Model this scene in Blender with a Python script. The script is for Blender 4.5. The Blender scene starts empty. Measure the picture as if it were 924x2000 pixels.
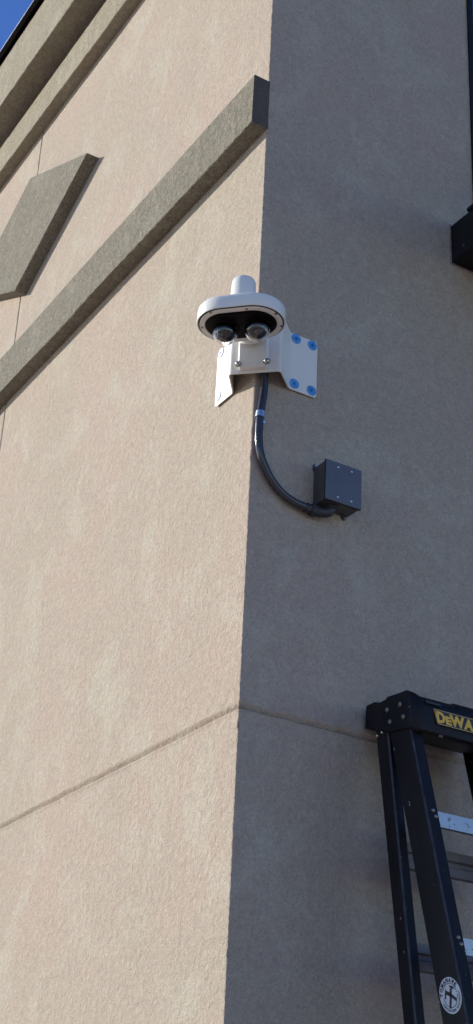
import bpy, bmesh, math, random
from mathutils import Vector, Matrix, noise
random.seed(7)
SC = bpy.context.scene
COL = SC.collection
# drawing units -> metres: p' = K*p + (0,0,DZ)
K, DZ = 0.66, 0.4934
def W(p): return Vector((p[0]*K, p[1]*K, p[2]*K + DZ))

# ------------------------------------------------------------------ camera
cam = bpy.data.cameras.new('camera'); camo = bpy.data.objects.new('camera', cam); COL.objects.link(camo)
R_ = Vector((0.8517, -0.5220, 0.0461)); D_ = Vector((0.2732, 0.3672, -0.8891)); F_ = Vector((0.4472, 0.7698, 0.4553))
m = Matrix.Identity(4)
for i in range(3):
    m[i][0] = R_[i]; m[i][1] = -D_[i]; m[i][2] = -F_[i]; m[i][3] = W((-2.6636, -4.4923, 1.7524))[i]
camo.matrix_world = m
cam.sensor_fit = 'VERTICAL'; cam.sensor_height = 36.0; cam.lens = 52.08
cam.clip_start = 0.05; cam.clip_end = 5000
SC.camera = camo

# ------------------------------------------------------------------ light
SUN = Vector((-0.078, 0.086, 0.0500)).normalized()
elev = math.asin(SUN.z); azim = math.atan2(SUN.x, SUN.y)
world = bpy.data.worlds.new('World'); SC.world = world; world.use_nodes = True
wn = world.node_tree.nodes; wl = world.node_tree.links
sky = wn.new('ShaderNodeTexSky'); sky.sky_type = 'NISHITA'; sky.sun_disc = False
sky.sun_elevation = elev; sky.sun_rotation = azim; sky.altitude = 900; sky.air_density = 1.0; sky.dust_density = 0.3; sky.ozone_density = 1.5
hsv = wn.new('ShaderNodeHueSaturation'); hsv.inputs['Saturation'].default_value = 1.30; hsv.inputs['Hue'].default_value = .519; wl.new(sky.outputs[0], hsv.inputs['Color'])
wl.new(hsv.outputs[0], wn['Background'].inputs[0]); wn['Background'].inputs[1].default_value = 0.137
sl = bpy.data.lights.new('sun', 'SUN'); sl.energy = 4.05; sl.angle = math.radians(0.53); sl.color = (1.0, 0.935, 0.80)
so = bpy.data.objects.new('sun', sl); COL.objects.link(so); so.location = (-10, 10, 12)
so.rotation_euler = SUN.to_track_quat('Z', 'Y').to_euler()
SC.view_settings.view_transform = 'Standard'; SC.view_settings.look = 'None'
SC.view_settings.exposure = 0.46; SC.view_settings.gamma = 1.0
SC.cycles.max_bounces = 10; SC.cycles.transmission_bounces = 8
SC.cycles.use_adaptive_sampling = True

# ------------------------------------------------------------------ materials
def nmat(name):
    mt = bpy.data.materials.new(name); mt.use_nodes = True
    return mt, mt.node_tree.nodes, mt.node_tree.links, mt.node_tree.nodes['Principled BSDF']
def noise_tex(n, l, co, scale, detail=4, rough=.55, dist=0.0, vec_scale=None):
    t = n.new('ShaderNodeTexNoise'); t.inputs['Scale'].default_value = scale
    t.inputs['Detail'].default_value = detail; t.inputs['Roughness'].default_value = rough; t.inputs['Distortion'].default_value = dist
    if vec_scale:
        mp = n.new('ShaderNodeMapping'); mp.inputs['Scale'].default_value = vec_scale
        l.new(co, mp.inputs[0]); l.new(mp.outputs[0], t.inputs['Vector'])
    else: l.new(co, t.inputs['Vector'])
    return t.outputs[0]
def ramp(n, l, src, a, b, ca=(0,0,0,1), cb=(1,1,1,1)):
    r = n.new('ShaderNodeValToRGB'); r.color_ramp.elements[0].position = a; r.color_ramp.elements[1].position = b
    r.color_ramp.elements[0].color = ca; r.color_ramp.elements[1].color = cb
    l.new(src, r.inputs[0]); return r.outputs[0]
def mix(n, l, fac, a, b, mode='MIX'):
    x = n.new('ShaderNodeMix'); x.data_type = 'RGBA'; x.blend_type = mode
    for sock, v in ((x.inputs[0], fac), (x.inputs[6], a), (x.inputs[7], b)):
        if isinstance(v, (int, float)): sock.default_value = v
        elif isinstance(v, (tuple, list)): sock.default_value = (v[0], v[1], v[2], 1)
        else: l.new(v, sock)
    return x.outputs[2]
def coords(n, attr='Object'):
    return n.new('ShaderNodeTexCoord').outputs[attr]

def stucco(name, base, light, pink, speck, amt, bump=.0016, grain=130, streak=.75):
    """amt: contrast of the float-finish grain; grain: grains per metre"""
    mt, n, l, p = nmat(name)
    co = n.new('ShaderNodeNewGeometry').outputs['Position']
    big = ramp(n, l, noise_tex(n, l, co, 1.5, 8, .68, .5, (1, 1, streak)), .42, .60)
    mid = ramp(n, l, noise_tex(n, l, co, 4.6, 10, .74, .4, (1, 1, streak)), .50, .62)
    med = noise_tex(n, l, co, grain, 3, .70, .9)
    fine = noise_tex(n, l, co, grain*2.3, 2, .6)
    coarse = noise_tex(n, l, co, grain*.33, 4, .75, .5)
    c = mix(n, l, big, base, pink)
    f1 = n.new('ShaderNodeMath'); f1.operation = 'MULTIPLY'; f1.inputs[1].default_value = .62; l.new(mid, f1.inputs[0])
    c = mix(n, l, f1.outputs[0], c, light)
    sm = ramp(n, l, noise_tex(n, l, co, 17, 10, .85, .6, (1, 1, streak)), .57, .64)   # rubbed pale grit, broken up
    sm2 = n.new('ShaderNodeMath'); sm2.operation = 'MULTIPLY'; sm2.inputs[1].default_value = .38; l.new(sm, sm2.inputs[0])
    c = mix(n, l, sm2.outputs[0], c, tuple(min(1, v*1.12) for v in light))
    for src, a, lo, hi in ((med, amt, .36, .64), (coarse, amt*.55, .36, .64), (fine, amt*.5, .32, .68)):
        gm = n.new('ShaderNodeMapRange'); l.new(src, gm.inputs[0]); gm.inputs[1].default_value = lo; gm.inputs[2].default_value = hi
        gm.inputs[3].default_value = 1-a; gm.inputs[4].default_value = 1+a*.8
        c = mix(n, l, 1.0, c, gm.outputs[0], 'MULTIPLY')
    pit = ramp(n, l, noise_tex(n, l, co, grain*.5, 5, .8, 1.0), .30, .36, (1,1,1,1), (0,0,0,1))
    c = mix(n, l, pit, c, mix(n, l, .6, c, speck))
    scf = ramp(n, l, noise_tex(n, l, co, 7, 10, .85, 1.2), .655, .70)
    s3 = n.new('ShaderNodeMath'); s3.operation = 'MULTIPLY'; s3.inputs[1].default_value = .38; l.new(scf, s3.inputs[0])
    c = mix(n, l, s3.outputs[0], c, speck)
    l.new(c, p.inputs['Base Color'])
    p.inputs['Roughness'].default_value = .92; p.inputs['Specular IOR Level'].default_value = .2
    b0 = n.new('ShaderNodeBump'); b0.inputs['Distance'].default_value = bump*2.2; l.new(coarse, b0.inputs['Height'])
    b = n.new('ShaderNodeBump'); b.inputs['Distance'].default_value = bump; l.new(med, b.inputs['Height']); l.new(b0.outputs[0], b.inputs['Normal'])
    b2 = n.new('ShaderNodeBump'); b2.inputs['Strength'].default_value = .6; b2.inputs['Distance'].default_value = bump*.5
    l.new(fine, b2.inputs['Height']); l.new(b.outputs[0], b2.inputs['Normal'])
    l.new(b2.outputs[0], p.inputs['Normal'])
    return mt
def paint(name, col, rough=.4, metal=0.0, vary=.12, scale=12, bump=0.0, bscale=200, spec=.5, dirt=None, coat=0):
    mt, n, l, p = nmat(name)
    co = coords(n)
    t = noise_tex(n, l, co, scale, 5, .6)
    g = n.new('ShaderNodeMapRange'); l.new(t, g.inputs[0]); g.inputs[1].default_value = .3; g.inputs[2].default_value = .7
    g.inputs[3].default_value = 1-vary; g.inputs[4].default_value = 1+vary
    c = mix(n, l, 1.0, col, g.outputs[0], 'MULTIPLY')
    if dirt:
        dcol, lo, hi, ds = dirt
        c = mix(n, l, ramp(n, l, noise_tex(n, l, co, ds, 6, .7), lo, hi), c, dcol)
    l.new(c, p.inputs['Base Color'])
    r = n.new('ShaderNodeMapRange'); l.new(t, r.inputs[0]); r.inputs[3].default_value = max(.02, rough-.08); r.inputs[4].default_value = min(1, rough+.08)
    l.new(r.outputs[0], p.inputs['Roughness'])
    p.inputs['Metallic'].default_value = metal; p.inputs['Specular IOR Level'].default_value = spec
    p.inputs['Coat Weight'].default_value = coat
    if bump:
        b = n.new('ShaderNodeBump'); b.inputs['Distance'].default_value = bump; b.inputs['Strength'].default_value = 1
        l.new(noise_tex(n, l, co, bscale, 3, .6), b.inputs['Height']); l.new(b.outputs[0], p.inputs['Normal'])
    return mt
def glass(name, col=(1,1,1), rough=0.0, ior=1.45):
    mt, n, l, p = nmat(name)
    p.inputs['Base Color'].default_value = (*col, 1); p.inputs['Transmission Weight'].default_value = 1
    p.inputs['Roughness'].default_value = rough; p.inputs['IOR'].default_value = ior
    return mt

M = {}
M['wall'] = stucco('taupe_stucco', (.410,.351,.282), (.470,.432,.348), (.434,.353,.289), (.20,.165,.135), .13, .0021)
M['groove'] = stucco('groove_stucco', (.26,.215,.165), (.30,.255,.2), (.27,.22,.17), (.2,.16,.13), .13, .002)
M['trim'] = stucco('olive_grey_stucco', (.216,.199,.154), (.28,.262,.208), (.23,.208,.163), (.10,.09,.07), .28, .0034, 115, 1.0)
M['cornice'] = stucco('pale_cornice_stucco', (.30,.268,.20), (.37,.34,.265), (.32,.28,.21), (.17,.15,.115), .20, .0030, 100, 1.0)
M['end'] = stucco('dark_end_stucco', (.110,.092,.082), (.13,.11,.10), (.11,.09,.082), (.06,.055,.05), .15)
M['blackmetal'] = paint('black_metal', (.010,.010,.012), .6, 0, .3, 8, spec=.2)
M['flash'] = paint('dark_flashing', (.007,.0065,.006), .95, 0, .25, 6, spec=0)
M['flash_edge'] = paint('flashing_hem', (.55,.55,.58), .3, .8, .1, 20)
M['glass'] = None
M['white'] = paint('white_powder_coat', (.74,.74,.70), .34, 0, .025, 9, .00008, 900, dirt=((.62,.60,.54), .62, .85, 18))
M['bracket'] = paint('cream_powder_coat', (.76,.74,.68), .36, 0, .03, 7, .00010, 800, dirt=((.60,.57,.50), .60, .82, 22))
M['face'] = paint('matte_black_plastic', (.004,.003,.0035), .55, 0, .2, 30, spec=.08)
M['gasket'] = paint('dark_gasket', (.02,.02,.02), .7)
M['steel'] = paint('stainless_screw', (.55,.54,.52), .25, 1, .1, 60)
M['dullsteel'] = paint('dull_screw', (.22,.2,.18), .4, .8, .15, 60)
M['blue'] = paint('blue_film', (.075,.30,.66), .35, 0, .3, 90, dirt=((.16,.42,.75), .55, .65, 160))
M['bluedark'] = paint('blue_film_print', (.02,.11,.36), .4)
M['blueglare'] = paint('sun_glare_blue_film', (.62,.68,.72), .3, 0, .05, 60)  # same blue film as the shaded washers, sun overexposure painted as pale colour
M['conduit'] = paint('dark_grey_conduit', (.034,.035,.041), .18, 0, .12, 25, .00006, 500, coat=.3)
M['clamp'] = paint('galvanised_clamp', (.36,.46,.60), .32, .7, .2, 60)
M['box'] = paint('grey_blue_box_paint', (.105,.107,.115), .38, .1, .12, 9, .00006, 700, coat=.15)
M['boxside'] = paint('dark_box_side_paint', (.062,.058,.062), .45, .0, .15, 9)
M['fitting'] = paint('dark_fitting', (.028,.029,.034), .5, 0, .2, 30)
def ladder_mat(name, base, rough, warm):
    mt, n, l, p = nmat(name); co = coords(n)
    sm = ramp(n, l, noise_tex(n, l, co, 11, 8, .72, .6, (1, 1, .35)), .42, .70)
    c = mix(n, l, sm, base, warm)
    scr = ramp(n, l, noise_tex(n, l, co, 60, 6, .8, .4, (1, 1, .22)), .63, .70)
    s1 = n.new('ShaderNodeMath'); s1.operation = 'MULTIPLY'; s1.inputs[1].default_value = .55; l.new(scr, s1.inputs[0])
    c = mix(n, l, s1.outputs[0], c, (.055,.050,.052))
    fl_ = ramp(n, l, noise_tex(n, l, co, 55, 2, .5), .735, .755)
    c = mix(n, l, fl_, c, (.24,.23,.22))
    l.new(c, p.inputs['Base Color']); p.inputs['Roughness'].default_value = rough; p.inputs['Specular IOR Level'].default_value = .20
    b = n.new('ShaderNodeBump'); b.inputs['Distance'].default_value = .0003; l.new(noise_tex(n, l, co, 260, 4, .7, 0, (1, 1, .2)), b.inputs['Height']); l.new(b.outputs[0], p.inputs['Normal'])
    return mt
M['ladder'] = ladder_mat('black_fibreglass', (.0085,.0075,.0095), .50, (.019,.016,.018))
M['ladcap'] = ladder_mat('black_ladder_plastic', (.0075,.007,.010), .46, (.016,.014,.017))
M['wornedge'] = paint('worn_rail_edge', (.035,.032,.036), .5, 0, .6, 40)
M['alu'] = paint('worn_aluminium', (.34,.37,.41), .42, .85, .12, 14, 0, 200, dirt=((.05,.06,.09), .60, .63, 38))
M['brace'] = paint('dull_aluminium', (.17,.155,.155), .6, .4, .25, 14)
M['yellow'] = paint('yellow_print', (.75,.45,.045), .45, 0, .15, 60, dirt=((.10,.06,.02), .66, .74, 150))
M['yellowline'] = paint('pale_yellow_line', (.42,.30,.12), .45, 0, .15, 60)
M['plate'] = paint('black_label_plate', (.008,.008,.010), .4)
M['sticker'] = paint('white_sticker', (.56,.60,.62), .4, 0, .06, 40, dirt=((.35,.37,.38), .62, .75, 70))
M['ink'] = paint('black_ink', (.008,.010,.016), .5)
M['inkgrey'] = paint('grey_ink', (.06,.075,.10), .5)
M['caulk'] = paint('grey_caulk', (.22,.19,.18), .7, 0, .4, 60)
M['dome'] = glass('clear_dome', (.97,.97,.98), 0, 1.47)
M['lens'] = paint('lens_glass_black', (.006,.006,.010), .04, 0, .1, 30, coat=1)
M['lensbody'] = paint('camera_module_black', (.007,.006,.007), .35, 0, .25, 40, spec=.35)
gm_, n_, l_, p_ = nmat('window_glass')
p_.inputs['Base Color'].default_value = (.01,.014,.02,1); p_.inputs['Roughness'].default_value = .02; p_.inputs['Specular IOR Level'].default_value = 1.0; p_.inputs['IOR'].default_value = 2.0
M['glass'] = gm_
def ground_mat():
    mt, n, l, p = nmat('pavement')
    co = n.new('ShaderNodeNewGeometry').outputs['Position']
    a = ramp(n, l, noise_tex(n, l, co, .35, 6, .6), .35, .7)
    c = mix(n, l, a, (.36,.275,.235), (.43,.345,.30))
    g = ramp(n, l, noise_tex(n, l, co, 60, 4, .7), .35, .7)
    c = mix(n, l, g, c, (.22,.19,.165))
    l.new(c, p.inputs['Base Color']); p.inputs['Roughness'].default_value = .9
    b = n.new('ShaderNodeBump'); b.inputs['Distance'].default_value = .004; l.new(noise_tex(n, l, co, 80, 4), b.inputs['Height']); l.new(b.outputs[0], p.inputs['Normal'])
    return mt
M['ground'] = ground_mat()

# ------------------------------------------------------------------ helpers
def root(name, label, cat, loc, rotz=0.0, group=None):
    o = bpy.data.objects.new(name, None); COL.objects.link(o)
    o.empty_display_size = .1
    o.location = W(loc); o.rotation_euler = (0, 0, rotz)
    o['label'] = label; o['category'] = cat
    if group: o['group'] = group
    return o
def rootmat(o):
    if o is None: return Matrix.Identity(4)
    mm = Matrix.Translation(o.location) @ Matrix.Rotation(o.rotation_euler.z, 4, 'Z')
    return mm
TOP = {}
def top_of(o):
    while o.parent: o = o.parent
    return o
def part(name, verts, faces, mat, parent, smooth=False, local=False, label=None, kind=None, mats=None, fmat=None):
    """verts in drawing units; world coords, or (local=True) relative to the thing's root"""
    me = bpy.data.meshes.new(name)
    if local:
        vs = [Vector(v)*K for v in verts]
    else:
        inv = rootmat(top_of(parent)).inverted() if parent else Matrix.Identity(4)
        vs = [inv @ W(v) for v in verts]
    me.from_pydata([tuple(v) for v in vs], [], faces); me.update()
    bm = bmesh.new(); bm.from_mesh(me)
    bmesh.ops.recalc_face_normals(bm, faces=bm.faces); bm.to_mesh(me); bm.free()
    for q in (mats or [mat]): me.materials.append(q)
    if fmat:
        for f, i in zip(me.polygons, fmat): f.material_index = i
    if smooth:
        for f in me.polygons: f.use_smooth = True
        try: me.set_sharp_from_angle(angle=math.radians(smooth if not isinstance(smooth, bool) else 38))
        except Exception: pass
    o = bpy.data.objects.new(name, me); COL.objects.link(o); o.parent = parent
    if label: o['label'] = label
    if kind: o['kind'] = kind
    return o
def bevel(o, w, seg=2, angle=35):
    b = o.modifiers.new('bevel', 'BEVEL'); b.width = w*K; b.segments = seg; b.limit_method = 'ANGLE'; b.angle_limit = math.radians(angle)
    for f in o.data.polygons: f.use_smooth = True
    try: o.data.set_sharp_from_angle(angle=math.radians(50))
    except Exception: pass
    b.harden_normals = False
    return o
class G:
    def __init__(s): s.v = []; s.f = []
    def add(s, vs, fs):
        k = len(s.v); s.v += [tuple(a) for a in vs]; s.f += [tuple(i+k for i in f) for f in fs]; return s
    def box(s, a, b):
        x0,y0,z0 = a; x1,y1,z1 = b
        return s.add([(x0,y0,z0),(x1,y0,z0),(x1,y1,z0),(x0,y1,z0),(x0,y0,z1),(x1,y0,z1),(x1,y1,z1),(x0,y1,z1)],
                     [(0,3,2,1),(4,5,6,7),(0,1,5,4),(1,2,6,5),(2,3,7,6),(3,0,4,7)])
    def prism(s, a, b):      # two equal polygons joined
        n = len(a)
        return s.add(list(a)+list(b), [tuple(range(n-1,-1,-1)), tuple(range(n,2*n))]+[(i,(i+1)%n,n+(i+1)%n,n+i) for i in range(n)])
    def loft(s, rings, cap0=True, cap1=True, closed=True):
        n = len(rings[0]); k = len(s.v)
        for r in rings: s.v += [tuple(p) for p in r]
        for j in range(len(rings)-1):
            for i in range(n if closed else n-1):
                a = k+j*n+i; b = k+j*n+(i+1)%n; s.f.append((a, b, b+n, a+n))
        if cap0: s.f.append(tuple(k+i for i in range(n-1,-1,-1)))
        if cap1: s.f.append(tuple(k+(len(rings)-1)*n+i for i in range(n)))
        return s
    def disc(s, c, nrm, r, h, seg=16, r2=None, dome=0):
        c = Vector(c); nrm = Vector(nrm).normalized(); q = nrm.to_track_quat('Z', 'X')
        rings = []
        def ring(rr, hh): return [c + q @ Vector((rr*math.cos(2*math.pi*i/seg), rr*math.sin(2*math.pi*i/seg), hh)) for i in range(seg)]
        rings = [ring(r, 0), ring(r2 or r, h)]
        if dome:
            for t in (.35, .65, .88): rings.append(ring((r2 or r)*math.cos(t*math.pi/2), h+dome*math.sin(t*math.pi/2)))
        return s.loft(rings)
def tube(pts, rads, seg=20, cap=True):
    pts = [Vector(p) for p in pts]
    if not isinstance(rads, (list, tuple)): rads = [rads]*len(pts)
    g = G(); rings = []; up = None
    for i, p in enumerate(pts):
        d = (pts[min(i+1, len(pts)-1)] - pts[max(i-1, 0)]).normalized()
        if up is None:
            up = d.orthogonal().normalized()
        up = (up - d*up.dot(d)).normalized(); s_ = d.cross(up)
        rings.append([p + rads[i]*(math.cos(2*math.pi*k/seg)*up + math.sin(2*math.pi*k/seg)*s_) for k in range(seg)])
    g.loft(rings, cap, cap); return g
def spline(ctrl, n=10):
    c = [Vector(p) for p in ctrl]; c = [2*c[0]-c[1]] + c + [2*c[-1]-c[-2]]; out = []
    for i in range(1, len(c)-2):
        for k in range(n):
            t = k/n; a, b, d, e = c[i-1], c[i], c[i+1], c[i+2]
            out.append(.5*((2*b)+(-a+d)*t+(2*a-5*b+4*d-e)*t*t+(-a+3*b-3*d+e)*t**3))
    out.append(c[-2]); return out
def P(name, g, mat, parent, **kw): return part(name, g.v, g.f, mat, parent, **kw)

# ------------------------------------------------------------------ ground
GZ = -DZ/K
gg = G(); N = 8
gg.add([(-900,-900,GZ),(900,-900,GZ),(900,900,GZ),(-900,900,GZ)], [(0,1,2,3)])
gr = part('ground', gg.v, gg.f, M['ground'], None); gr['kind'] = 'structure'

# ------------------------------------------------------------------ building
bld = root('building', 'tan stucco building corner with one sunlit face and one shaded face', 'building', (0, 0, GZ))
TOPZ = 9.40
# core (behind the panels, seen at the bottom of the joints)
core = G().box((.026, .026, GZ), (18, 14, TOPZ)); P('wall_core', core, M['groove'], bld)

def jit(z):   # raggedness of the corner arris, shared by the panels that meet there
    a = .0016*noise.noise(Vector((3.1, 0, z*38)))+.0020*noise.noise(Vector((9.7, 2, z*120)))+.0012*noise.noise(Vector((1, 5, z*.9)))
    chip = max(0, noise.noise(Vector((5, 5, z*23)))-.42)*.022
    b = .0016*noise.noise(Vector((0, 8.1, z*41)))+.0020*noise.noise(Vector((4, 7.7, z*115)))
    return (a+chip+.0012, b+chip+.0012)
def arr(a, b, edge, step, fine=None):
    out = [a] + [a+e for e in edge]
    x = out[-1]
    while x + step < b - edge[-1]*1.01:
        x += step if not fine or x > fine[0] else fine[1]
        out.append(x)
    out = [q for q in out if q < b-edge[-1]*1.01] + [b-e for e in reversed(edge)] + [b]
    return out
DEPTH = .024
def panel(side, u0, u1, z0, z1, corner=False, jb=True, jt=True, jl=False, jr=False, us=.03, zs=.03, label=None):
    edge = [.0015, .004, .008, .014, .022, .028]
    U = arr(u0, u1, edge, us) if not corner else [0, .004, .010, .022] + arr(u0+.045, u1, [.0015, .004, .010], us)[0:]
    Z = arr(z0, z1, edge, zs)
    vs = []; nu, nz = len(U), len(Z)
    for z in Z:
        for u in U:
            nz_ = noise.noise(Vector((u*9+side*31, z*14, .3))); n2 = noise.noise(Vector((u*33, z*40, side*3+.7)))
            eb = z-z0 if jb else 9; et = z1-z if jt else 9; ev = min((u-u0) if jl else 9, (u1-u) if jr else 9)
            d = .0008*n2 + .0018*noise.noise(Vector((u*1.3, z*1.1, side*5)))
            d += max(0, .0150*(1-eb/.0205)) + max(0, .0150*(1-et/.0035)) + max(0, .008*(1-ev/.0055))
            d -= .0042*math.exp(-((et-.008)/.0045)**2)*(.8+n2) + .0022*math.exp(-((eb-.026)/.006)**2)*(.5+nz_)   # trowelled lips
            e = min(eb, et)
            if e < .02: d += .0016*n2
            dzv = (.0030*nz_ + .0016*n2)*(min(1, u/.05) if corner else 1) if e < .022 else 0
            if e > .035 and u < .03 and corner: d = 0
            zz = z + dzv
            if corner and u == 0:
                jx, jy = jit(z); vs.append((d+jx, d+jy, zz))
            elif side == 0: vs.append((d, u, zz))
            else: vs.append((u, d, zz))
    fs = [(j*nu+i, j*nu+i+1, (j+1)*nu+i+1, (j+1)*nu+i) for j in range(nz-1) for i in range(nu-1)]
    if side == 0: fs = [f[::-1] for f in fs]
    me = bpy.data.meshes.new('wall_panel')
    inv = rootmat(bld).inverted()
    me.from_pydata([tuple(inv @ W(v)) for v in vs], [], fs); me.update()
    me.materials.append(M['wall'])
    o = bpy.data.objects.new('wall_panel', me); COL.objects.link(o); o.parent = bld
    for f in me.polygons: f.use_smooth = True
    if label: o['label'] = label
    return o
HJ0, HJ1 = 3.6105, 3.6112     # horizontal joint
VJ0, VJ1 = 2.9535, 2.9575     # vertical joint on the sunlit face
panel(0, 0, VJ0, GZ, HJ0, corner=True, jb=False, jr=True, zs=.010)
panel(0, 0, VJ0, HJ1, TOPZ, corner=True, jt=False, jr=True, zs=.010)
panel(0, VJ1, 8.0, GZ, HJ0, jb=False, jl=True, us=.12, zs=.06)
panel(0, VJ1, 8.0, HJ1, TOPZ, jt=False, jl=True, us=.06, zs=.04)
panel(0, 8.0, 14.0, GZ, TOPZ, jb=False, jt=False, us=.5, zs=.5)
panel(1, 0, 1.212, GZ, HJ0, corner=True, jb=False, zs=.012)
panel(1, 0, 1.212, HJ1, TOPZ, corner=True, jt=False, zs=.012)
panel(1, 1.212, 6.0, GZ, HJ0, jb=False, us=.2, zs=.1)
panel(1, 1.212, 3.2, HJ1, 6.20, jt=False, us=.1, zs=.06)
panel(1, 3.2, 6.0, HJ1, TOPZ, jt=False, us=.3, zs=.2)
panel(1, 1.212, 3.2, 8.72, TOPZ, jb=False, jt=False, us=.2, zs=.2)
panel(1, 6.0, 18.0, GZ, TOPZ, jb=False, jt=False, us=.8, zs=.8)
# (panel bands above/below the window are one sheet each)

def strip(name, prof, y0, y1, mat, parent, step=.03, amp=.0022, freq=30, x_run=False, seed=0, end_mat=None):
    """prof: list of (x,z) closed polygon swept along y with slightly ragged arrises"""
    n = max(2, int((y1-y0)/step)); rings = []
    for k in range(n+1):
        y = y0+(y1-y0)*k/n; r = []
        for i, (x, z) in enumerate(prof):
            dx = amp*noise.noise(Vector((y*freq, i*3.7, seed))); dz_ = amp*1.2*noise.noise(Vector((y*freq, i*5.1+9, seed)))
            if x >= -.001: dx = 0
            dz_ += .004*noise.noise(Vector((y*1.7, i*2.1, seed+4)))*(0 if x >= -.001 else 1)
            if x_run: r.append((y, x+dx, z+dz_))
            else: r.append((x+dx, y, z+dz_))
        rings.append(r)
    g = G().loft(rings)
    mats = [mat, end_mat] if end_mat else None
    fm = [0]*len(g.f)
    if end_mat: fm[-2] = 1
    return P(name, g, mat, parent, mats=mats, fmat=fm if end_mat else None)
def rprof(d, z0, z1, c=.004, back=.004):
    return [(back, z0), (-d+c, z0), (-d, z0+c), (-d, z1-c), (-d+c, z1), (back, z1)]
# trim band on the sunlit face, its end flush with the corner
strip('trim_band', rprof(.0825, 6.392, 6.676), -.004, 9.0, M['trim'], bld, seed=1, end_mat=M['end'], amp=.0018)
# two-step cornice on both faces
strip('lower_cornice', rprof(.080, 8.532, 8.803), -.07, 9.0, M['cornice'], bld, seed=2, step=.06)
strip('upper_cornice', rprof(.2245, 8.884, 9.372), -.20, 9.0, M['cornice'], bld, seed=3, step=.06)
strip('lower_cornice', rprof(.082, 8.534, 8.804), -.078, 9.0, M['cornice'], bld, seed=5, x_run=True, step=.2)
strip('upper_cornice', rprof(.2265, 8.886, 9.374), -.222, 9.0, M['cornice'], bld, seed=6, x_run=True, step=.2)
rf = P('roof', G().box((.0,.0,9.376),(18,14,9.425)), M['flash'], bld)
fl = G(); fl.box((-.252, -.252, 9.376), (-.238, 9.0, 9.452)).box((-.238, -.252, 9.440), (.05, 9.0, 9.452))
fl.box((-.238, -.252, 9.376), (9.0, -.238, 9.437))
P('roof_flashing', fl, M['flash'], rf)
P('flashing_hem', G().box((-.257, -.258, 9.453), (-.236, 9.0, 9.462)), M['flash_edge'], rf)
# rhombus plaque centred on the vertical joint
def plaque():
    d = .078; yc, zc, hy, hz = 2.862, 7.592, .925, .450
    cor = [(yc-hy, zc), (yc, zc+hz), (yc+hy, zc), (yc, zc-hz)]
    rings = []
    out = []
    for i in range(4):
        a = Vector(cor[i]); b = Vector(cor[(i+1) % 4]); n = 34
        for k in range(n):
            p = a.lerp(b, k/n); out.append(p)
    c = Vector((yc, zc))
    def ring(x, ins, am):
        r = []
        for i, p in enumerate(out):
            dirn = (p-c).normalized(); q = p - dirn*(ins + am*noise.noise(Vector((i*1.3, 2, 5))))
            r.append((x, q.x, q.y))
        return r
    g = G().loft([ring(.004, 0, 0), ring(-d+.004, 0, .003), ring(-d, .005, .003)])
    P('wall_plaque', g, M['trim'], bld)
plaque()
# tall window at the right
wx0, wx1, wz0, wz1 = 1.212, 3.2, 6.20, 8.72
win = P('window', G().box((wx0, -.012, wz0), (wx0+.032, .10, wz1)).box((wx1-.032, -.012, wz0), (wx1, .10, wz1))
        .box((wx0+.032, -.010, wz1-.04), (wx1-.032, .10, wz1)).box((wx0+.032, -.010, wz0), (wx1-.032, .10, wz0+.04)), M['blackmetal'], bld)
P('mullion', G().box((wx0+.032, -.008, 7.60), (wx1-.032, .09, 7.72)), M['blackmetal'], win)
P('pane', G().box((wx0+.030, .006, 7.70), (wx1-.030, .012, wz1-.03)), M['glass'], win)
P('pane', G().box((wx0+.030, .006, wz0+.03), (wx1-.030, .012, 7.62)), M['glass'], win)
P('spandrel', G().box((wx0+.030, -.006, wz0+.03), (wx0+.45, .004, 7.60)), M['blackmetal'], win)
# black metal canopy over the opening
cn = P('canopy', G().box((1.066, -.80, 6.098), (3.4, 0.006, 6.318)), M['blackmetal'], bld); bevel(cn, .006)
P('canopy_lip', G().box((1.060, -.80, 6.320), (3.406, -.13, 6.338)), M['blackmetal'], cn)
P('rivet', G().disc((1.0655, -.095, 6.14), (-1,0,0), .006, .004), M['dullsteel'], cn)
gck = G()
for k in range(26):
    z = 6.095+.225*k/25; r = .004+.0035*abs(noise.noise(Vector((0, 3, z*40))))
    a = random.random()
    gck.disc((1.061+.002*noise.noise(Vector((1, 1, z*30))), -.002, z), (0,-1,.3), r*1.2, r, 8, r*.5)
for k in range(30):
    x = 1.06+.33*k/29; r = .004+.003*abs(noise.noise(Vector((x*30, 3, 1))))
    gck.disc((x, -.002, 6.093), (0,-1,.2), r*1.2, r, 8, r*.5)
P('sealant_bead', gck, M['caulk'], cn)

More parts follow.
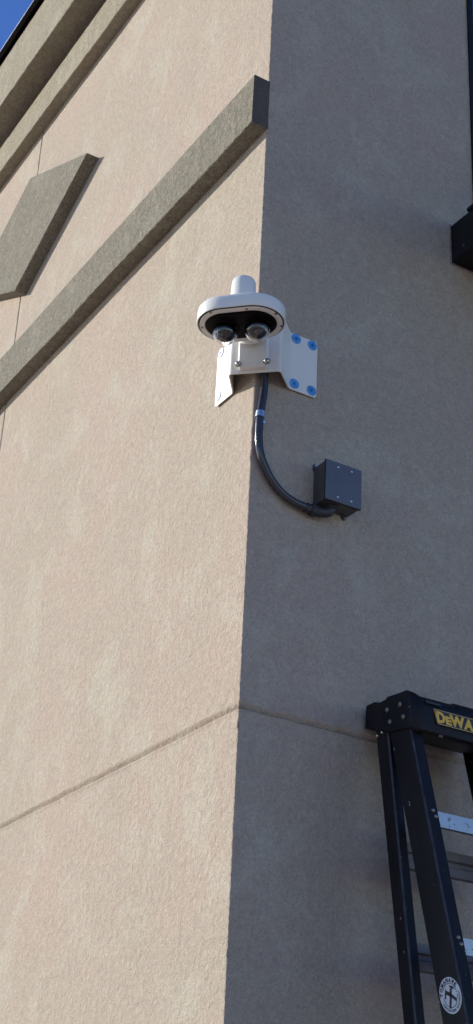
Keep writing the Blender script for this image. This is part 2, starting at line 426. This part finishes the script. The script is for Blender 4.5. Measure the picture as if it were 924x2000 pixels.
# ------------------------------------------------------------------ corner bracket
T45 = -math.pi/4
br = root('camera_bracket', 'cream white folded metal corner bracket screwed round the wall corner under the camera', 'bracket', (0, 0, 5.056), T45)
def plan_path():
    p = [(.301,-.006), (.286,-.006), (.16,-.006), (.0620,-.0970), (-.0950,.0460), (-.006,.16), (-.006,.292), (-.006,.307)]
    pts = []
    # rounded bends
    for i, q in enumerate(p):
        q = Vector(q)
        if 2 <= i <= 5:
            a = (Vector(p[i-1])-q).normalized(); b = (Vector(p[i+1])-q).normalized(); r = .012
            s, e = q+a*r, q+b*r
            for k in range(6):
                t = k/5; pts.append(s*(1-t)**2+q*2*t*(1-t)+e*t*t)
        else: pts.append(q)
    return pts
def bracket_plate():
    pts = plan_path(); z0, z1 = 5.056, 5.336; th = .005
    # densify ends for rounded corners
    def refine(a, b):
        return [a.lerp(b, k/6) for k in range(6)]
    pts = refine(pts[0], pts[1]) + pts[1:-2] + [pts[-2].lerp(pts[-1], k/6) for k in range(7)]
    n = len(pts); L = [0]
    for i in range(1, n): L.append(L[-1]+(pts[i]-pts[i-1]).length)
    rr = .015; rings = []
    for i, q in enumerate(pts):
        d = (pts[min(i+1, n-1)]-pts[max(i-1, 0)]).normalized(); nr = Vector((-d.y, d.x))
        if nr.dot(Vector((-1, -1))) < 0: nr = -nr
        s = min(L[i], L[-1]-L[i]); cut = 0 if s >= rr else rr-math.sqrt(max(0, rr*rr-(rr-s)**2))
        a, b = z0+cut, z1-cut; o = q+nr*th
        rings.append([(q.x, q.y, a), (o.x, o.y, a), (o.x, o.y, b), (q.x, q.y, b)])
    return G().loft(rings)
bp = P('plate', bracket_plate(), M['bracket'], br, smooth=30)
def washer(c, nrm, mat, mat2, lab):
    w = P('washer_disc', G().disc(c, nrm, .0232, .0025, 28), mat, br, label=lab)
    cc = Vector(c)+Vector(nrm)*.0025
    # printed open ring and hex socket
    q = Vector(nrm).to_track_quat('Z', 'Y'); g = G(); n = 20
    for k in range(n):
        a0 = math.radians(40+280*k/n); a1 = math.radians(40+280*(k+1)/n)
        pr = [cc + q @ Vector((r*math.cos(a), r*math.sin(a), h)) for h in (.0002, .0009) for r, a in ((.0070,a0),(.0095,a0),(.0095,a1),(.0070,a1))]
        g.add(pr, [(0,3,2,1),(4,5,6,7),(0,1,5,4),(1,2,6,5),(2,3,7,6),(3,0,4,7)])
    if lab.startswith('pale'):
        for k in range(28):
            a0, a1 = 2*math.pi*k/28, 2*math.pi*(k+1)/28
            pr = [cc + q @ Vector((r*math.cos(a), r*math.sin(a), h)) for h in (.0001, .0007) for r, a in ((.0196,a0),(.0231,a0),(.0231,a1),(.0196,a1))]
            g.add(pr, [(0,3,2,1),(4,5,6,7),(0,1,5,4),(1,2,6,5),(2,3,7,6),(3,0,4,7)])
    P('ring_print', g, mat2, w)
    P('screw_head', G().disc(cc, nrm, .0042, .0020, 6), M['bluedark'], w)
for x, z in ((.190,5.314), (.274,5.312), (.188,5.087), (.2755,5.0845)):
    washer((x, -.0112, z), (0,-1,0), M['blue'], M['bluedark'], 'blue film covered washer')
for y, z in ((.279,5.322), (.281,5.100)):
    washer((-.0112, y, z), (-1,0,0), M['blueglare'], M['bluedark'], 'pale blue film washer with sun glare painted inside a blue rim')
P('screw_head', G().disc((-.0112, .187, 5.092), (-1,0,0), .005, .003, 12), M['dullsteel'], br)

# ------------------------------------------------------------------ camera (local frame: x along body, y towards the corner, z up)
UZ = 5.143; E0 = .265
n45 = Vector((-1,-1,0)).normalized()
sc_ = root('security_camera', 'white twin dome security camera hanging from an arm at the wall corner', 'security camera', (n45.x*E0, n45.y*E0, UZ), T45)
def stad(z, hl, hw, seg=18):
    out = []
    for k in range(seg+1):
        a = -math.pi/2+math.pi*k/seg; out.append(((hl-hw)+hw*math.cos(a), hw*math.sin(a), z))
    for k in range(seg+1):
        a = math.pi/2+math.pi*k/seg; out.append((-(hl-hw)+hw*math.cos(a), hw*math.sin(a), z))
    return out
HL, HW = .181, .125
def st(z, ins): return stad(z, HL-ins, HW-ins)
hs = P('housing', G().loft([st(.010,.0075), st(.0015,.006), st(0,.004), st(.0008,.0012), st(.004,0), st(.050,.0012), st(.058,.0025), st(.0625,.006), st(.066,.014), st(.070,.05)], True, True), M['white'], sc_, smooth=40, local=True)
P('gasket', G().loft([st(.004,.0078), st(-.0005,.0085), st(-.0005,.0105), st(.004,.011)], False, False), M['gasket'], hs, local=True)
P('trim_ring', G().loft([st(.004,.0110), st(-.003,.0120), st(-.0045,.0145), st(-.0042,.033), st(-.002,.0348), st(.004,.035)], False, False), M['bracket'], sc_, smooth=40, local=True)
fp = P('faceplate', G().loft([st(.004,.0355), st(-.0070,.0362), st(-.0100,.0385), st(-.0112,.043), st(-.0112,.052)], False, True), M['face'], sc_, smooth=40, local=True)
for (x, y) in ((-.100,-.103), (.048,-.103), (.155,-.052), (-.161,-.008), (.160,.035), (-.100,.103), (.048,.103)):
    P('screw', G().disc((x, y, -.0036), (0,0,-1), .0058, .0026, 12), M['dullsteel'], sc_, local=True)
def dome(cx, aim):
    cy, cz = .010, -.029; R = .0515
    # tub collar
    cl = G(); sg = 36
    def rg(r, z): return [(cx+r*math.cos(2*math.pi*k/sg), cy+r*math.sin(2*math.pi*k/sg), z) for k in range(sg)]
    cl.loft([rg(.0605,-.008), rg(.0600,-.0105), rg(.0585,-.0140), rg(.0550,-.0155), rg(.0525,-.0150), rg(.0522,-.006)], False, False)
    P('dome_collar', cl, M['face'], sc_, smooth=40, local=True)
    g = G(); Ri = R-.0028; outr = []; inr = []
    for k in range(0, 13):
        a = (k/13)*math.pi/2; outr.append(rg(R*math.cos(a), cz-R*math.sin(a))); inr.append(rg(Ri*math.cos(a), cz-Ri*math.sin(a)))
    outr = [rg(R, -.008), rg(R, -.016)] + outr; inr = [rg(Ri, -.008), rg(Ri, -.016)] + inr
    rings = list(reversed(inr)) + outr
    i0 = len(g.v); g.loft(rings, True, True)
    dm = P('dome_cover', g, M['dome'], sc_, smooth=180, local=True)
    # camera ball with lens inside
    b = G(); rb = .042; rings = []
    c = Vector((cx, cy, cz+.004)); ax = Vector(aim).normalized(); q = ax.to_track_quat('Z', 'Y')
    for k in range(1, 14):
        a = math.pi*k/14; rings.append([c + q @ Vector((rb*math.sin(a)*math.cos(2*math.pi*j/28), rb*math.sin(a)*math.sin(2*math.pi*j/28), -rb*math.cos(a))) for j in range(28)])
    b.loft(rings)
    lm = P('camera_module', b, M['lensbody'], sc_, smooth=180, local=True)
    P('lens', G().disc(c+ax*(rb-.006), ax, .0145, .008, 24, .0125, .0035), M['lens'], lm, smooth=40, local=True)
    lr = G()
    for k in range(6):
        a = math.pi/3*k+.3; lr.disc(c+ax*(rb*.80)+q@Vector((.0215*math.cos(a), .0215*math.sin(a), 0)), ax, .0035, .004, 10)
    P('infrared_led', lr, M['lens'], lm, local=True)
dome(-.066, (-.35, -.55, -.75)); dome(.066, (.25, -.60, -.76))
# arm: wall plate, bowed neck, drop
ap = G(); zb0, zb1 = 5.066-UZ, 5.300-UZ
def rrect(y, hw, z0, z1, r):
    out = []
    for cx, cz, a0 in ((hw-r, z0+r, -90), (hw-r, z1-r, 0), (-hw+r, z1-r, 90), (-hw+r, z0+r, 180)):
        for k in range(7):
            a = math.radians(a0+90*k/6); out.append((.002+cx+r*math.cos(a), y, cz+r*math.sin(a)))
    return out
yb = E0-.034
ap.loft([rrect(yb, .064, zb0, zb1, .018), rrect(yb-.020, .063, zb0+.001, zb1-.001, .018), rrect(yb-.026, .057, zb0+.007, zb1-.007, .014)])
arm = P('mount_plate', ap, M['bracket'], sc_, smooth=35, local=True)
for x in (-.0575, .0640):
    z = 5.0885-UZ
    bo = P('bolt', G().disc((x, yb-.026, z), (0,-1,0), .0155, .002, 20), M['steel'], arm, local=True)
    P('bolt_head', G().disc((x, yb-.028, z), (0,-1,0), .0120, .008, 12, .0110, .004), M['steel'], arm, smooth=40, local=True)
ctr = [(0, yb-.02, .085), (0, yb-.065, .115), (0, .080, .150), (0, .045, .172), (0, .014, .176), (.002, .002, .150), (.002, 0, .105), (0, 0, .060)]
sp = spline([(0, yb-.02, .080), (0, yb-.06, .100), (0, .060, .136), (0, 0, .150)], 8)
P('arm', tube(sp, [.068-.019*i/(len(sp)-1) for i in range(len(sp))], 30), M['white'], sc_, smooth=60, local=True)
lt = G()
lt.loft([[(.003+rr*math.cos(2*math.pi*k/32), rr*math.sin(2*math.pi*k/32), zz) for k in range(32)] for rr, zz in ((.0560,.062),(.0530,.11),(.0495,.190),(.0480,.201),(.0445,.2085),(.0385,.2130),(.030,.2150),(.018,.2162),(.006,.2166))])
P('arm_drop', lt, M['white'], sc_, smooth=60, local=True)
P('arm_collar', G().disc((0,0,.064), (0,0,1), .060, .012, 32, .057), M['white'], sc_, smooth=40, local=True)

# ------------------------------------------------------------------ conduit
cd = root('conduit', 'dark grey liquid tight conduit curving down the corner from bracket to box', 'conduit', (.02, -.03, 4.86))
path = [(.034,-.034,5.30), (.032,-.034,5.17), (.029,-.032,5.07), (.029,-.03,4.98), (.0175,-.028,4.865), (.0165,-.026,4.80), (.019,-.025,4.745), (.027,-.024,4.70), (.045,-.023,4.655), (.085,-.022,4.594), (.137,-.022,4.548), (.20,-.024,4.522), (.265,-.028,4.513)]
P('tube', tube(spline(path, 9), .0168, 20), M['conduit'], cd, smooth=60)
ft = G()
ft.v += []; t1 = tube([(.252,-.027,4.514),(.276,-.028,4.512)], [.0215,.0215], 8); t2 = tube([(.276,-.028,4.512),(.292,-.0285,4.511),(.306,-.029,4.511)], [.026,.0265,.024], 10)
fit = P('fitting_nut', t1.add(t2.v, t2.f), M['fitting'], cd, smooth=30)
P('elbow', tube(spline([(.296,-.029,4.5115),(.325,-.033,4.510),(.350,-.038,4.516),(.364,-.043,4.530),(.368,-.045,4.552)], 6), [.021]*25, 18), M['fitting'], cd, smooth=60)
P('lock_ring', tube([(.3672,-.0445,4.530),(.368,-.045,4.5435)], .027, 10), M['fitting'], cd, smooth=30)
clm = root('conduit_clamp', 'small bluish metal clamp holding the conduit close under the bracket', 'clamp', (.018, -.02, 4.868))
P('strap', tube([(.0190,-.0285,4.880),(.0180,-.0282,4.868),(.0168,-.028,4.853)], .0198, 20), M['clamp'], clm, smooth=40)
lug = G().box((.030,-.010,4.852), (.052,-.001,4.872)); lg = P('lug', lug, M['clamp'], clm); bevel(lg, .002)
P('screw', G().disc((.0455,-.006,4.8505), (.1,-1,-.1), .0072, .008, 6, .006), M['steel'], clm)
P('screw', G().disc((.0075,-.0465,4.868), (-.6,-.8,0), .006, .004, 6, .005), M['steel'], clm)

# ------------------------------------------------------------------ junction box
jb = root('junction_box', 'square dark grey metal junction box with four cover screws on shaded wall', 'junction box', (.385, 0, 4.545))
bx0, bx1, bz0, bz1, bd = .3035, .4760, 4.5445, 4.7225, .092
b_ = P('body', G().box((bx0, -bd, bz0), (bx1, -.002, bz1)), M['boxside'], jb); bevel(b_, .003)
cv = P('cover', G().box((bx0-.0025, -bd-.006, bz0-.0025), (bx1+.0025, -bd-.0015, bz1+.0025)), M['box'], jb); bevel(cv, .0016)
hem = G().box((bx0-.003, -bd-.0012, bz0-.003), (bx1+.003, -bd+.006, bz1+.003)); P('cover_hem', hem, M['gasket'], jb)
for x, z in ((.360, 4.7035), (.427, 4.7040), (.360, 4.565), (.427, 4.5655)):
    s_ = P('cover_screw', G().disc((x, -bd-.006, z), (0,-1,0), .0056, .0022, 12, .0048, .001), M['steel'], jb)
for x, z, dz_ in ((bx0+.006, bz1-.002, 1), (bx1-.020, bz0+.002, -1)):
    g = G(); r = .011
    pts = [(x-r, z-.012*dz_)] + [(x+r*math.cos(math.pi-math.pi*k/8), z+.010*dz_+dz_*r*math.sin(math.pi*k/8)) for k in range(9)] + [(x+r, z-.012*dz_)]
    g.prism([(a, -.0015, b) for a, b in pts], [(a, -.0065, b) for a, b in pts])
    lugp = P('mounting_lug', g, M['boxside'], jb)
    P('lug_screw', G().disc((x, -.0065, z+.012*dz_), (0,-1,0), .0055, .0045, 6), M['steel'], lugp)

# ------------------------------------------------------------------ step ladder
ld = root('step_ladder', 'black fibreglass step ladder with yellow logo leaning on the shaded wall', 'ladder', (.77, -.7, GZ))
XL, XR = .5643, 1.034
def xl(z): return XL-.015*(3.6-z)
def xr(z): return XR+.08*(3.6-z)
def yFL(z): return -.1726+(z-3.573)*.285
def yFM(z): return -.310+(z-3.5365)*.287
def yRL(z): return -.0812+(z-3.597)*.171
def yRM(z): return -.1608+(z-3.576)*.165
def channel(x_out, dirx, fl, ym, yl, z0, z1, th=.006, flf=.052, bead=True):
    """C section rail: web at x_out in a y-z plane, flanges towards +dirx; ym = front edge, yl = back edge"""
    rings = []
    for z in (z0, z1):
        a, b = ym(z), yl(z); X = lambda d: (xl(z) if dirx > 0 else xr(z))+dirx*(x_out+d)
        c = .006
        sec = [(X(c), a), (X(flf), a), (X(flf), a+th*1.3), (X(th), a+th*1.6), (X(th), b-th*1.3), (X(flf*.8), b-th), (X(flf*.8), b), (X(c), b), (X(0), b-c), (X(0), a+c)]
        rings.append([(x, y, z) for x, y in sec])
    return G().loft(rings)
def rail(name, *a, **k):
    g = channel(*a, **k); fm = [0]*len(g.f); fm[9] = 1
    return P(name, g, M['ladder'], ld, mats=[M['ladder'], M['wornedge']], fmat=fm)
ftop = 3.60
for xo, dx in ((.002, 1), (.002, -1)):
    xf = xl(GZ) if dx > 0 else xr(GZ)
    r1 = rail('front_rail', xo, dx, 0, yFM, yFL, GZ+.04, 3.62)
    P('foot', G().box((xf-.012 if dx > 0 else xf-.06, yFM(GZ)-.012, GZ), (xf+.06 if dx > 0 else xf+.012, yFL(GZ)+.012, GZ+.07)), M['ladcap'], r1)
    r2 = rail('rear_rail', xo+.001, dx, 0, yRM, yRL, GZ+.04, 3.64, flf=.040)
    P('foot', G().box((xf-.01 if dx > 0 else xf-.055, yRM(GZ)-.012, GZ), (xf+.055 if dx > 0 else xf+.01, yRL(GZ)+.012, GZ+.07)), M['ladcap'], r2)
# cap
prof = [(-.020,3.6452),(-.0265,3.728),(-.032,3.736),(-.0844,3.7362),(-.118,3.7245),(-.1565,3.7262),(-.1644,3.7336),(-.2427,3.7290),(-.2790,3.7290),(-.2990,3.7200),(-.3116,3.700),(-.318,3.650),(-.3120,3.5800),(-.3023,3.5735),(-.2797,3.5760),(-.1721,3.5895),(-.1407,3.6050),(-.03,3.640)]
def capsec(x, dy, dzt):
    out = []
    for y, z in prof:
        k = max(0, (-y-.20)/.118); out.append((x, y-dy*k, z+dzt*(1 if z > 3.66 else 0)*k - (.014 if (dy > .01 and z < 3.6 and y < -.25) else 0)*1))
    return out
capg = G().loft([capsec(XL-.006, -.006, -.004), capsec(XL, 0, 0), capsec(XL+.018, .014, -.010), capsec(XL+.040, .021, -.024), capsec(.766, .021, -.024), capsec(.775, .021, -.013), capsec(XR-.04, .021, -.013), capsec(XR-.018, .014, -.010), capsec(XR, 0, 0), capsec(XR+.006, -.006, -.004)])
cap = P('top_cap', capg, M['ladcap'], ld); bevel(cap, .004, 2, 30)
P('cap_slot', G().box((XL+.045, -.3405, 3.672), (XL+.115, -.333, 3.681)), M['plate'], cap)
for y, z in ((-.2462,3.6805),(-.1644,3.6811),(-.265,3.6262),(-.1816,3.6292)):
    P('rivet', G().disc((XL-.005, y, z), (-1,0,0), .0115, .001, 16, .0105, .006), M['dullsteel'], ld, smooth=50)
for y, z in ((-.1209,3.607),(-.0907,3.6015)):
    P('rivet', G().disc((XL+.001, y-.004, z-.004), (-1,0,0), .0068, .003, 12, .006, .004), M['steel'], ld, smooth=50)
# logo plate on the front of the cap
YF = -.3392
def letters(txt, xs, x1, z0, z1, y, mat, parent, shear=0, name='lettering', bold=.018, gap=None):
    cu = bpy.data.curves.new('t', 'FONT'); cu.body = txt; cu.size = 1; cu.extrude = .004; cu.offset = bold; cu.resolution_u = 3; cu.space_character = gap or 1.0
    o = bpy.data.objects.new('t', cu); COL.objects.link(o); bpy.context.view_layer.update()
    me = o.to_mesh(); v = [Vector(a.co) for a in me.vertices]; f = [tuple(p.vertices) for p in me.polygons]
    o.to_mesh_clear(); bpy.data.objects.remove(o); bpy.data.curves.remove(cu)
    mx0, mx1 = min(a.x for a in v), max(a.x for a in v); my0, my1 = min(a.y for a in v), max(a.y for a in v)
    vs = []
    for a in v:
        s = (a.x-mx0)/(mx1-mx0); t = (a.y-my0)/(my1-my0)
        vs.append((xs+(x1-xs)*s+shear*(1-t), y-(.0012 if a.z > 0 else 0), z0+(z1-z0)*t))
    return vs, f
pl = G(); y_ = YF-.0035
pl.prism([(.6445, YF+.004, 3.652), (.9560, YF+.004, 3.652), (.9360, YF+.004, 3.6005), (.6635, YF+.004, 3.6005)], [(.6445, YF-.003, 3.652), (.9560, YF-.003, 3.652), (.9360, YF-.003, 3.6005), (.6635, YF-.003, 3.6005)])
logo = P('logo_plate', pl, M['plate'], cap)
ln = G()
for a, b in (((.6425,3.6535),(.9580,3.6535)), ((.6630,3.6005),(.9360,3.6005))):
    w = .0016; ln.prism([(a[0], YF-.001, a[1]-w), (b[0], YF-.001, b[1]-w), (b[0], YF-.001, b[1]+w), (a[0], YF-.001, a[1]+w)], [(a[0], YF-.005, a[1]-w), (b[0], YF-.005, b[1]-w), (b[0], YF-.005, b[1]+w), (a[0], YF-.005, a[1]+w)])
ln.prism([(.6425,YF-.001,3.6548),(.6460,YF-.001,3.6548),(.6655,YF-.001,3.5992),(.6620,YF-.001,3.5992)], [(.6425,YF-.005,3.6548),(.6460,YF-.005,3.6548),(.6655,YF-.005,3.5992),(.6620,YF-.005,3.5992)])
P('logo_border', ln, M['yellowline'], logo)
tx = G()
for ch, a, b, zb, zt_ in (('D',.6525,.6925,3.6050,3.6490), ('E',.6945,.7235,3.6050,3.6380), ('W',.7150,.7860,3.6050,3.6490), ('A',.7850,.8320,3.6050,3.6490), ('L',.8360,.8800,3.6050,3.6490), ('T',.8780,.9300,3.6050,3.6490)):
    v, f = letters(ch, a, b, zb, zt_, YF-.0035, None, None, shear=.006 if ch in 'DEW' else 0, bold=.055); tx.add(v, f)
P('logo_lettering', tx, M['yellow'], logo)
# steps and rear braces
SP = .4656
steps = [(3.2513 - SP*k) for k in range(9)]
for k, z in enumerate(steps):
    if z < GZ+.2: continue
    y = yFM(z)+.010
    sec = [(y,z),(y+.088,z+.004),(y+.088,z-.020),(y+.084,z-.020),(y+.084,z-.002),(y+.008,z-.005),(y+.008,z-.050),(y+.020,z-.050),(y+.020,z-.0545),(y,z-.0545)]
    s = P('step', G().prism([(xl(z)+.012, a, b) for a, b in sec], [(xr(z)-.012, a, b) for a, b in sec]), M['alu'], ld)
    for xx in (xl(z)+.038, xr(z)-.038):
        P('rivet', G().disc((xx-.004, yFM(z)-.001, z-.004), (0,-1,0), .0085, .002, 14, .0075, .003), M['dullsteel'], ld, smooth=50)
        P('rivet', G().disc((xx+.003, yFM(z-.022)-.001, z-.026), (0,-1,0), .0085, .002, 14, .0075, .003), M['dullsteel'], ld, smooth=50)
for k in range(9):
    z1 = 3.167-.367*k; z0 = z1-.092; z = z0
    if z0 < GZ+.2: break
    y = yRM((z0+z1)/2)+.012
    sec = [(y,z1),(y+.030,z1),(y+.030,z1-.004),(y+.004,z1-.004),(y+.004,z1-.030),(y+.016,z1-.036),(y+.016,z0+.036),(y+.004,z0+.030),(y+.004,z0+.004),(y+.030,z0+.004),(y+.030,z0),(y,z0),(y,z0+.032),(y+.012,z0+.038),(y+.012,z1-.038),(y,z1-.032)]
    P('rear_brace', G().prism([(xl(z)+.012, a, b) for a, b in sec], [(xr(z)-.012, a, b) for a, b in sec]), M['brace'], ld)
# round sticker on the left front rail
sc0 = (2.592, -.5330); sz_c = 2.592
stk = root('round_sticker', 'round white sticker with crossed hammers and black lettering on the ladder rail', 'sticker', (.549, -.527, 2.590))
SR = .0635
sl_c = Vector((-.524, 2.590)); LEAN = .285
def onweb(a, b, h):  # a = to the right in the picture (-y), b = up along the rail
    zz = sl_c.y + b*.95 + a*0.02
    return (xl(zz)+.0012-h, sl_c.x - a + b*LEAN*.95, zz)
def disc2(r, h0, h1, sx=1.0, n=40):
    return G().prism([onweb(r*sx*math.cos(2*math.pi*k/n), r*math.sin(2*math.pi*k/n), h0) for k in range(n)], [onweb(r*sx*math.cos(2*math.pi*k/n), r*math.sin(2*math.pi*k/n), h1) for k in range(n)])
SX = .86
P('backing', disc2(SR, 0, .0012, SX), M['sticker'], stk)
def pol(g, pts, h0=.0010, h1=.0020): g.prism([onweb(a*SX, b, h0) for a, b in pts], [onweb(a*SX, b, h1) for a, b in pts])
rg_ = G()
for a0, a1 in ((10,58),(62,150),(188,245),(262,325),(340,362)):
    n = max(2, int((a1-a0)/8))
    for k in range(n):
        p, q = math.radians(a0+(a1-a0)*k/n), math.radians(a0+(a1-a0)*(k+1)/n)
        pol(rg_, [(.0405*math.cos(p),.0405*math.sin(p)), (.0425*math.cos(p),.0425*math.sin(p)), (.0425*math.cos(q),.0425*math.sin(q)), (.0405*math.cos(q),.0405*math.sin(q))])
P('ring_line', rg_, M['ink'], stk)
em = G()
def bar(a, b, w):
    a = Vector(a); b = Vector(b); d = (b-a).normalized(); nn = Vector((-d.y, d.x))*w
    pol(em, [tuple(a+nn), tuple(a-nn), tuple(b-nn), tuple(b+nn)], .0012, .0021)
bar((-.013,-.044), (.002,-.005), .0055); bar((.001,-.007), (.010,.022), .0055); bar((.033,-.020), (-.004,.006), .0060); bar((-.002,.004),(-.020,.011),.0070)
pol(em, [(.002,.034),(.016,.032),(.027,.026),(.031,.016),(.026,.021),(.017,.019),(.012,.022),(.006,.026)], .0011, .0019)
pol(em, [(-.020,.026),(-.030,.010),(-.036,-.008),(-.028,-.010),(-.025,.002),(-.018,.014),(-.014,.012),(-.018,.018)], .0011, .0019)
P('crossed_hammers', em, M['ink'], stk)
def arc_text(txt, r, h, a0, a1, inward, mat, name, bold):
    g = G(); n = len(txt)
    for i, ch in enumerate(txt):
        if ch == ' ': continue
        t = (i+.5)/n; ang = math.radians(a0+(a1-a0)*t)
        wdt = abs(math.radians(a1-a0))/n*r*.78
        v, f = letters(ch, -wdt/2, wdt/2, -h/2, h/2, 0, None, None, bold=bold)
        rot = ang-math.pi/2 if not inward else ang+math.pi/2
        vv = []
        for (x, y, z) in v:
            ca, sa = math.cos(rot), math.sin(rot)
            px, pz = x*ca - z*sa + r*math.cos(ang), x*sa + z*ca + r*math.sin(ang)
            vv.append(onweb(px*SX, pz, .0011 if y == 0 else .0019))
        g.add(vv, f)
    P(name, g, mat, stk)
arc_text('TOMAHAWK', .0525, .0150, 184, 28, False, M['ink'], 'name_lettering', .055)
arc_text('CONSTRUCTION MANAGEMENT', .0535, .0090, 206, 372, True, M['inkgrey'], 'small_lettering', .03)
